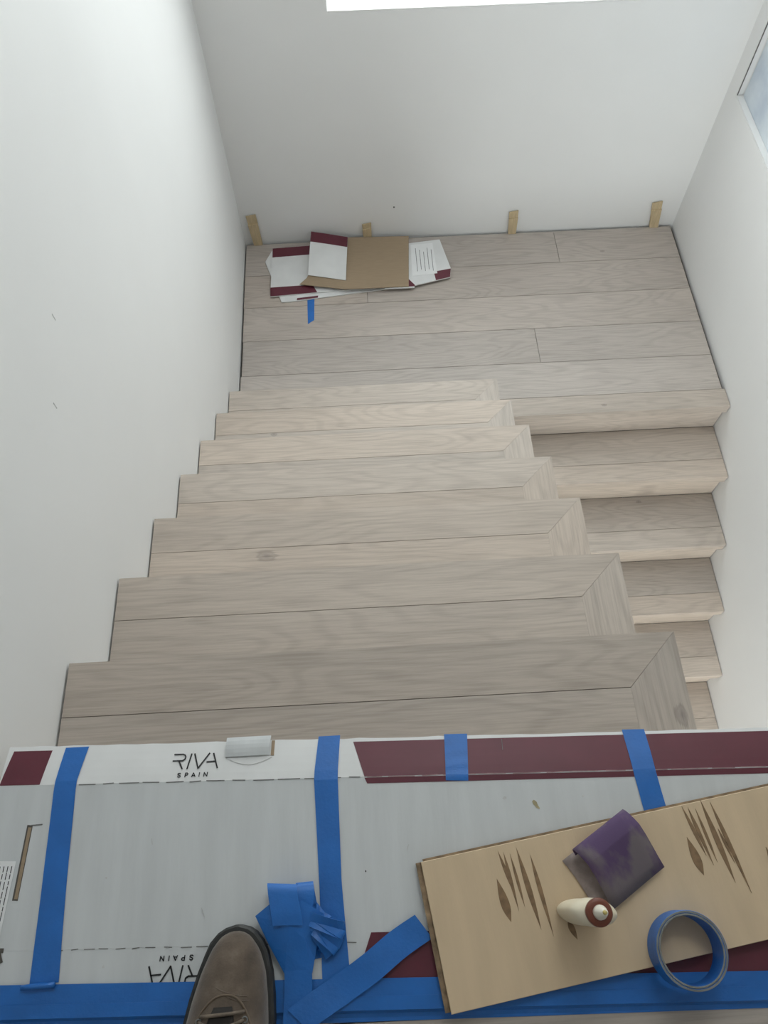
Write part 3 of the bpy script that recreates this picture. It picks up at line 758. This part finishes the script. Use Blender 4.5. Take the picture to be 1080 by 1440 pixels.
KA = [((0.667, -0.138), (0.679, -0.187), 0.0135, 0.6), ((0.672, -0.106), (0.6885, -0.160), 0.0055, 0.5), ((0.679, -0.108), (0.690, -0.176), 0.0055, 0.4), ((0.687, -0.110), (0.698, -0.172), 0.0045, 0.5), ((0.696, -0.104), (0.7145, -0.197), 0.0085, 0.5), ((0.7125, -0.113), (0.7285, -0.205), 0.0065, 0.4)]
KB = [((0.915, -0.103), (0.926, -0.148), 0.0135, 0.6), ((0.917, -0.066), (0.9345, -0.126), 0.0055, 0.5), ((0.9245, -0.068), (0.941, -0.137), 0.0060, 0.4), ((0.934, -0.070), (0.9465, -0.134), 0.0045, 0.5), ((0.943, -0.060), (0.963, -0.158), 0.0085, 0.5), ((0.955, -0.063), (0.980, -0.171), 0.0065, 0.4), ((0.957, -0.095), (0.968, -0.136), 0.004, 0.4), ((0.748, -0.188), (0.7565, -0.2095), 0.009, 0.4),
      ((1.012, -0.120), (1.022, -0.165), 0.010, 0.5)]
for a, b_, w, bi in KA+KB: spindle(a, b_, w*0.82, bi)

# ------------------------------------------------------------------ folded sandpaper on the plank
ang = math.atan2(0.044, 0.073)
sp = empty('sandpaper', (0.765, -0.112, PZ1+0.0006), ang)
tag(sp, 'folded piece of purple sandpaper lying on the plywood plank', 'sandpaper')
def leaf(profile, v0, v1, name, mat, th=0.0009):
    # profile (u, z): u runs to local -Y; v along local X
    P = []
    for u, z in profile: P.append([(v0+(v1-v0)*k/6+0.0015*math.sin(u*60), -u, z+0.0006*math.sin(5*k+40*u)) for k in range(7)])
    bm = bmesh.new(); sheet(bm, P, th); return link(name, bm, mat, sp, (0, 0, 0), 0, True)
top = [(0.006, 0.0040), (0.000, 0.0085), (-0.002, 0.0150), (0.001, 0.0200), (0.006, 0.0228), (0.013, 0.0250), (0.020, 0.0268), (0.0225, 0.0268), (0.036, 0.0225), (0.050, 0.0180), (0.064, 0.0135), (0.078, 0.0085)]
leaf(top, 0.0, 0.084, 'upper_leaf', 'sand')
leaf([(0.002, 0.0026), (0.012, 0.0018), (0.03, 0.0016), (0.055, 0.0022), (0.073, 0.0040)], -0.017, 0.066, 'lower_leaf', 'sandback')

# ------------------------------------------------------------------ glue bottle
gb = empty('glue_bottle', (0.7615, -0.180, PZ1+0.0005), math.radians(-9))
tag(gb, 'small cream oval glue bottle with brown cap ring standing on the plywood plank', 'bottle')
def lathe_oval(rings, name, mat, seg=40, close=True):
    bm = bmesh.new(); R = []
    for z, a, b_ in rings: R.append([bm.verts.new((a*math.cos(2*math.pi*k/seg), b_*math.copysign(abs(math.sin(2*math.pi*k/seg))**1.15, math.sin(2*math.pi*k/seg)), z)) for k in range(seg)])
    for A, B in zip(R, R[1:]):
        for k in range(seg): bm.faces.new((A[k], A[(k+1) % seg], B[(k+1) % seg], B[k]))
    bm.faces.new(list(reversed(R[0]))); bm.faces.new(R[-1])
    return link(name, bm, mat, gb, (0, 0, 0), 0, True)
lathe_oval([(0, 0.0235, 0.0115), (0.002, 0.0262, 0.014), (0.02, 0.0268, 0.0145), (0.05, 0.0262, 0.0142), (0.078, 0.0268, 0.0148), (0.088, 0.0255, 0.0145), (0.096, 0.0205, 0.0132), (0.101, 0.0135, 0.012), (0.103, 0.011, 0.011), (0.106, 0.0105, 0.0105)], 'body', 'hdpe')
lathe_oval([(0.1045, 0.0135, 0.0135), (0.105, 0.0146, 0.0146), (0.1115, 0.0146, 0.0146), (0.1128, 0.0130, 0.0130), (0.1128, 0.009, 0.009)], 'cap', 'capred')
lathe_oval([(0.1125, 0.0078, 0.0078), (0.119, 0.0074, 0.0074), (0.122, 0.006, 0.006), (0.133, 0.0042, 0.0042), (0.1345, 0.0028, 0.0028)], 'nozzle', 'tip')
lathe_oval([(0.1343, 0.0022, 0.0026), (0.1362, 0.0026, 0.0020), (0.1375, 0.0010, 0.0012)], 'dried_glue', 'glue', 14)

# ------------------------------------------------------------------ roll of tape
rl = empty('tape_roll', (0.8800, -0.2255, PZ1+0.0006)); tag(rl, 'nearly used up roll of blue masking tape lying half over the plank edge', 'tape roll')
def ring(r0, r1, z0, z1, name, mat, mats=None, seg=72):
    bm = bmesh.new(); V = []
    prof = [(r1, z0+0.0005), (r1, z1-0.0005), (r1-0.0005, z1), (r0+0.0005, z1), (r0, z1-0.0005), (r0, z0+0.0005), (r0+0.0005, z0), (r1-0.0005, z0)]
    for k in range(seg):
        a = 2*math.pi*k/seg; V.append([bm.verts.new((r*math.cos(a), r*math.sin(a), z)) for r, z in prof])
    for k in range(seg):
        A, B = V[k], V[(k+1) % seg]
        for i in range(8):
            f = bm.faces.new((A[i], B[i], B[(i+1) % 8], A[(i+1) % 8]))
            if mats: f.material_index = mats[i]
    return link(name, bm, mat, rl, (0, 0, 0), 0, False)
ring(0.0383, 0.0415, 0.0003, 0.0345, 'wound_tape', ['tape', 'tapeside'], [0, 0, 1, 0, 0, 0, 0, 0])
ring(0.0358, 0.0381, 0, 0.0348, 'core', ['tape', 'tapeside'], [0, 1, 1, 1, 0, 0, 0, 0])

# ------------------------------------------------------------------ suede boot of the photographer
bt = empty('suede_boot', (0.338, -0.32, CZ+0.0030)); tag(bt, 'brown suede lace-up boot with black rubber sole standing on the taped carton', 'boot')
BL = Vector(bt.location)
def lerp_tab(tab, s):
    for (a, va), (b_, vb) in zip(tab, tab[1:]):
        if s <= b_: f = (s-a)/(b_-a); f = f*f*(3-2*f) if False else f; return va+(vb-va)*f
    return tab[-1][1]
WLt = [(0, -0.006), (0.003, 0.006), (0.008, 0.0150), (0.018, 0.0245), (0.03, 0.030), (0.05, 0.038), (0.075, 0.046), (0.1, 0.052), (0.13, 0.052), (0.17, 0.045), (0.21, 0.041), (0.25, 0.040), (0.28, 0.034), (0.295, 0.022), (0.302, 0.004)]
WRt = [(0, 0.010), (0.003, 0.022), (0.008, 0.0300), (0.018, 0.0385), (0.03, 0.0445), (0.05, 0.0500), (0.075, 0.053), (0.1, 0.054), (0.13, 0.052), (0.17, 0.045), (0.21, 0.041), (0.25, 0.040), (0.28, 0.034), (0.295, 0.022), (0.302, 0.004)]
HT = [(0, 0.020), (0.006, 0.034), (0.015, 0.043), (0.03, 0.0505), (0.05, 0.0565), (0.07, 0.0620), (0.09, 0.0690), (0.11, 0.078), (0.14, 0.092), (0.17, 0.106), (0.2, 0.116), (0.28, 0.122), (0.302, 0.118)]
TOEY = -0.172
SS = [0, 0.0015, 0.003, 0.0055, 0.0068, 0.008, 0.010, 0.012, 0.015, 0.018, 0.024, 0.03, 0.04, 0.05, 0.0625, 0.075, 0.0875, 0.1, 0.115, 0.13, 0.15, 0.17, 0.19, 0.21, 0.23, 0.25, 0.265, 0.28, 0.288, 0.295, 0.300, 0.302]
# sole
def sole(grow, z0, z1, name, mat):
    pts = [(0.338-lerp_tab(WLt, s)-grow, TOEY-s) for s in SS]+[(0.338+lerp_tab(WRt, s)+grow, TOEY-s) for s in reversed(SS)]
    bm = bmesh.new(); rows = []
    for gz, gi in ((z0, 0.002), (z0+0.002, 0), (z1-0.003, 0), (z1, 0.0025)):
        cx, cy = 0.338, TOEY-0.15
        rows.append([bm.verts.new(Vector((x-(x-cx)*gi/0.045, y-(y-cy)*gi/0.15, BL.z+gz))-BL) for x, y in pts])
    n = len(pts)
    for a, b_ in zip(rows, rows[1:]):
        for k in range(n): bm.faces.new((a[k], a[(k+1) % n], b_[(k+1) % n], b_[k]))
    bm.faces.new(list(reversed(rows[0]))); bm.faces.new(rows[-1])
    return link(name, bm, mat, bt)
sole(0.0, 0.0, 0.024, 'sole', 'sole')
def upper_dims(s):
    ins = 0.0062; se = max(0, s-0.0065*max(0, 1-s/0.045)); k = max(0, 1-s/0.02)
    wl, wr = lerp_tab(WLt, se)-ins*(1-0.75*k), lerp_tab(WRt, se)-ins*(1-0.5*k)
    return wl, wr, lerp_tab(HT, se+0.002*k)
def upper_pt(s, a, out=0.0):
    """a: 0 right edge, pi left edge"""
    wl, wr, h = upper_dims(s); c = math.cos(a); sn = math.sin(a)
    c0_ = (wr-wl)/2; w = (wl+wr)/2
    x = 0.338+c0_+math.copysign(abs(c)**0.82, c)*w*(1-0.10*min(1, s/0.1)*sn*sn)
    z = 0.0235+(h-0.0235)*max(0, sn)**0.78
    return Vector((x, TOEY-s, BL.z+z))+Vector((c*out, 0, sn*out))-BL
bm = bmesh.new(); rows = []
S2 = [s for s in SS if 0.006 <= s <= 0.295]
nA = 24
for s in S2: rows.append([bm.verts.new(upper_pt(s, math.pi*k/nA)) for k in range(nA+1)])
for a, b_ in zip(rows, rows[1:]):
    for k in range(nA): bm.faces.new((a[k], a[k+1], b_[k+1], b_[k]))
for r_ in (rows[0], rows[-1]):
    bm.faces.new(r_)
link('upper', bm, 'suede', bt, (0, 0, 0), 0, True)
# eyestay seam, tongue gap, laces, collar
seam = []
for i in range(25):
    f = i/24; a = math.radians(28+124*f); s = 0.155-0.086*math.sin(math.pi*f)**0.55
    seam.append(upper_pt(s, a, 0.0002))
bm = bmesh.new(); tube(bm, seam, 0.0013, 6); link('eyestay_seam', bm, 'stitch', bt, (0, 0, 0), 0, True)
P = []
for i in range(10):
    s = 0.080+0.092*i/9; wA = 0.30*min(1, 0.6+i/4)
    P.append([upper_pt(s, math.pi*0.5+wA*(j/6-0.5)*2, 0.0012) for j in range(7)])
bm = bmesh.new(); sheet(bm, P, 0.0012); link('tongue', bm, 'inner_shade', bt, (0, 0, 0), 0, True)  # near-black colour paints the shaded gap under the laces
for j, (s0, s1) in enumerate(((0.085, 0.088), (0.093, 0.106), (0.106, 0.093), (0.108, 0.121), (0.121, 0.108), (0.124, 0.138), (0.138, 0.124), (0.141, 0.156), (0.156, 0.141))):
    bm = bmesh.new()
    tube(bm, [upper_pt(s0+(s1-s0)*k/8, math.pi*(0.5-0.16+0.32*k/8), 0.0026+0.0024*math.sin(math.pi*k/8)) for k in range(9)], 0.0019, 8)
    link('lace', bm, 'lace', bt, (0, 0, 0), 0, True)
for s in (0.093, 0.108, 0.124, 0.141, 0.156):
    for sg in (-1, 1):
        c_ = upper_pt(s, math.pi*(0.5+sg*0.175), 0.0010); bm = bmesh.new()
        tube(bm, [c_+Vector((0.003*math.cos(t*math.pi/5), 0.003*math.sin(t*math.pi/5), 0)) for t in range(10)], 0.0008, 6, True)
        link('eyelet', bm, 'tapeside', bt, (0, 0, 0), 0, True)
col = [Vector((0.338+0.031*math.cos(a), TOEY-0.232-0.052*math.sin(a), BL.z+0.121+0.004*math.sin(a)))-BL for a in [2*math.pi*k/32 for k in range(32)]]
bm = bmesh.new(); tube(bm, col, 0.0075, 10, True); link('collar', bm, 'suede', bt, (0, 0, 0), 0, True)
bm = bmesh.new(); prism(bm, [(p.x*0.97, p.y+0.0) for p in col], 0.1165, 0.1225); link('inner_shade', bm, 'inner_shade', bt)  # dark disc closing the opening, painted as the shade inside the boot
# creases across the vamp
for s0, sp_, dd in ((0.066, 0.30, 0.010), (0.072, 0.22, 0.006)):
    bm = bmesh.new(); tube(bm, [upper_pt(s0+dd*(k/10-0.5)*-1.2+0.003*math.sin(3*k/10), math.pi*(0.30+sp_*k/10), -0.0004) for k in range(11)], [0.0003]+[0.0010]*9+[0.0003], 6)
    link('crease', bm, 'suede', bt, (0, 0, 0), 0, True)

# ------------------------------------------------------------------ flattened carton pieces on the landing
def flat_piece(label, poly, z, th, mat, grp='carton pieces on the landing'):
    cx = sum(p[0] for p in poly)/len(poly); cy = sum(p[1] for p in poly)/len(poly)
    o = empty('cardboard_piece', (cx, cy, ZL+z)); tag(o, label, 'cardboard', grp)
    bm = bmesh.new(); prism(bm, [(x-cx, y-cy) for x, y in poly], 0, th); link('panel', bm, mat, o)
    return o, (cx, cy), th
def band(o, poly, mat='burg', dz=0.0003, name='printed_band'):
    r, (cx, cy), th = o
    bm = bmesh.new(); prism(bm, [(x-cx, y-cy) for x, y in poly], th-0.0003, th+dz); return link(name, bm, mat, r)
pa = flat_piece('lowest white carton piece of the pile on the landing, its edge poking out', [(0.097, 2.512), (0.128, 2.583), (0.40, 2.61), (0.72, 2.58), (0.704, 2.318), (0.215, 2.262), (0.175, 2.262)], 0.0008, 0.005, 'cardw')
band(pa, [(0.245, 2.281), (0.34, 2.290), (0.338, 2.278), (0.243, 2.268)])
pb = flat_piece('white carton piece with a burgundy band along both long edges, on the landing', [(0.130, 2.591), (0.62, 2.612), (0.60, 2.318), (0.125, 2.292)], 0.0064, 0.005, 'cardw')
band(pb, [(0.1305, 2.590), (0.50, 2.606), (0.50, 2.550), (0.131, 2.532)])
band(pb, [(0.1245, 2.346), (0.316, 2.352), (0.336, 2.3045), (0.1255, 2.293)])
pe = flat_piece('white carton end with a burgundy corner below a printed paper, on the landing', [(0.66, 2.566), (0.912, 2.594), (0.948, 2.407), (0.940, 2.355), (0.779, 2.315), (0.67, 2.33)], 0.0120, 0.005, 'cardw')
band(pe, [(0.9475, 2.4065), (0.868, 2.392), (0.874, 2.3395), (0.9395, 2.3555)])
pp = flat_piece('small white paper with printed lines lying on a carton end on the landing', [(0.773, 2.566), (0.877, 2.572), (0.884, 2.381), (0.770, 2.371)], 0.0173, 0.0008, 'paper', None)
pp[0]['category'] = 'paper'; pp[0].name = 'printed_paper'
for i in range(5):
    x = 0.795+0.018*i; bm = bmesh.new(); box(bm, x-pp[1][0]-0.0012, x-pp[1][0]+0.0012, -0.075+0.01*(i % 2), 0.07-0.012*(i % 3), 0.0006, 0.0011); link('printed_line', bm, 'greyink', pp[0])
pg = flat_piece('burgundy carton corner showing under the brown sheet on the landing', [(0.735, 2.362), (0.748, 2.356), (0.776, 2.314), (0.774, 2.297), (0.64, 2.297), (0.64, 2.36)], 0.0178, 0.0035, 'cardw')
band(pg, [(0.7355, 2.361), (0.7475, 2.355), (0.7755, 2.314), (0.7745, 2.304), (0.65, 2.304), (0.65, 2.361)])
# brown sheet with its printed flap folded back
pd = empty('cardboard_piece', (0.55, 2.45, ZL+0.0218)); tag(pd, 'brown inner side of an opened carton with a printed flap, topmost on the landing', 'cardboard', 'carton pieces on the landing')
DL = Vector(pd.location)
bm = bmesh.new(); P = []
for i in range(13):
    u = i/12; row = []
    for j in range(9):
        v = j/8
        xn, yn_ = 0.258+(0.748-0.258)*u, 2.344+(2.301-2.344)*min(1, u/0.42)
        yf = 2.628-0.011*u; xl = 0.258+0.042*min(1, v/0.18)+0.022*v; xn = xl+(0.748+0.021*v-xl)*u; xf = xn
        row.append(Vector((xn+(xf-xn)*v, yn_+(yf-yn_)*v, DL.z+0.004+0.0012*math.sin(3*u+2*v)))-DL)
    P.append(row)
sheet(bm, P, 0.003); link('brown_panel', bm, 'kraft', pd)
def flap_pt(u, v, dz=0):
    a, b_, c, d = Vector((0.297, 2.392, 0.0105)), Vector((0.467, 2.352, 0.0085)), Vector((0.484, 2.600, 0.030)), Vector((0.316, 2.634, 0.040))
    p = a.lerp(b_, u).lerp(d.lerp(c, u), v)
    p.z += 0.007*math.sin(math.pi*v)*(1-0.3*u)+0.004*math.sin(6*u)*v+dz; p.y += -0.004*math.sin(6.2*u)*v
    return Vector((p.x, p.y, DL.z+p.z))-DL
bm = bmesh.new(); sheet(bm, [[flap_pt(i/10, j/8) for j in range(9)] for i in range(11)], 0.003); link('folded_flap', bm, 'cardw', pd)
bm = bmesh.new(); sheet(bm, [[flap_pt(i/10, 0.745+0.25*j/3, 0.0006) for j in range(4)] for i in range(11)], 0.0004); link('printed_band', bm, 'burg', pd)
# tape on the landing
bm = bmesh.new(); prism(bm, [(-0.0155, 0.073), (0.0165, 0.073), (0.0145, -0.052), (-0.0135, -0.074)], 0.0003, 0.0008)
tag(link('tape_strip', bm, 'tape', None, (0.3055, 2.205, ZL)), 'short strip of blue tape on the landing floor below the cartons', 'tape')

# ------------------------------------------------------------------ shims against the back wall
shims = [(0.062, 0.052, 0.165, 0.046, 'wooden shim wedged against the wall in the corner by the upper flight'),
         (0.577, 0.574, 0.090, 0.042, 'wooden shim peeking out behind the carton pieces on the landing'),
         (1.259, 1.252, 0.122, 0.042, 'wooden shim wedged at the foot of the wall under the middle of the window side'),
         (1.933, 1.911, 0.138, 0.046, 'slightly leaning wooden shim wedged at the wall next to the right wall')]
for xb, xt, h, w, lb in shims:
    o = empty('wood_shim', (xb, YB-0.004, ZL+0.0005)); tag(o, lb, 'shim', 'wood shims along the back wall')
    for nm, f0, f1, y0, y1 in (('wedge', 0, 1, -0.0075, -0.0005), ('front_wedge', 0, 0.72, -0.014, -0.0078)):
        bm = bmesh.new(); V = []
        for f in (f0, f1):
            x = (xt-xb)*f; ww = w*(0.86 if f == 0 else 1.0)
            V.append([bm.verts.new((x+sx*ww/2, (y0 if sy else y1)*(1-0.35*f), h*f+(0.004*sx if f else 0))) for sx, sy in ((-1, 1), (1, 1), (1, 0), (-1, 0))])
        for k in range(4): bm.faces.new((V[0][k], V[0][(k+1) % 4], V[1][(k+1) % 4], V[1][k]))
        bm.faces.new(list(reversed(V[0]))); bm.faces.new(V[1]); link(nm, bm, 'pine', o)

# small marks on the walls
wb = bpy.data.objects['wall_back']
bm = bmesh.new()
tube(bm, [(0.701, YB-0.002, -1.326), (0.701, YB+0.002, -1.326)], 0.0035, 10); link('nail_hole', bm, 'dirt', wb)
wl_ = bpy.data.objects['wall_left']
for yy, zz in ((0.773, 0.075), (0.629, 0.015)):
    bm = bmesh.new(); box(bm, -0.001, 0.0006, yy-0.001, yy+0.001, zz-0.009, zz+0.006); link('scuff', bm, 'scuff', wl_)
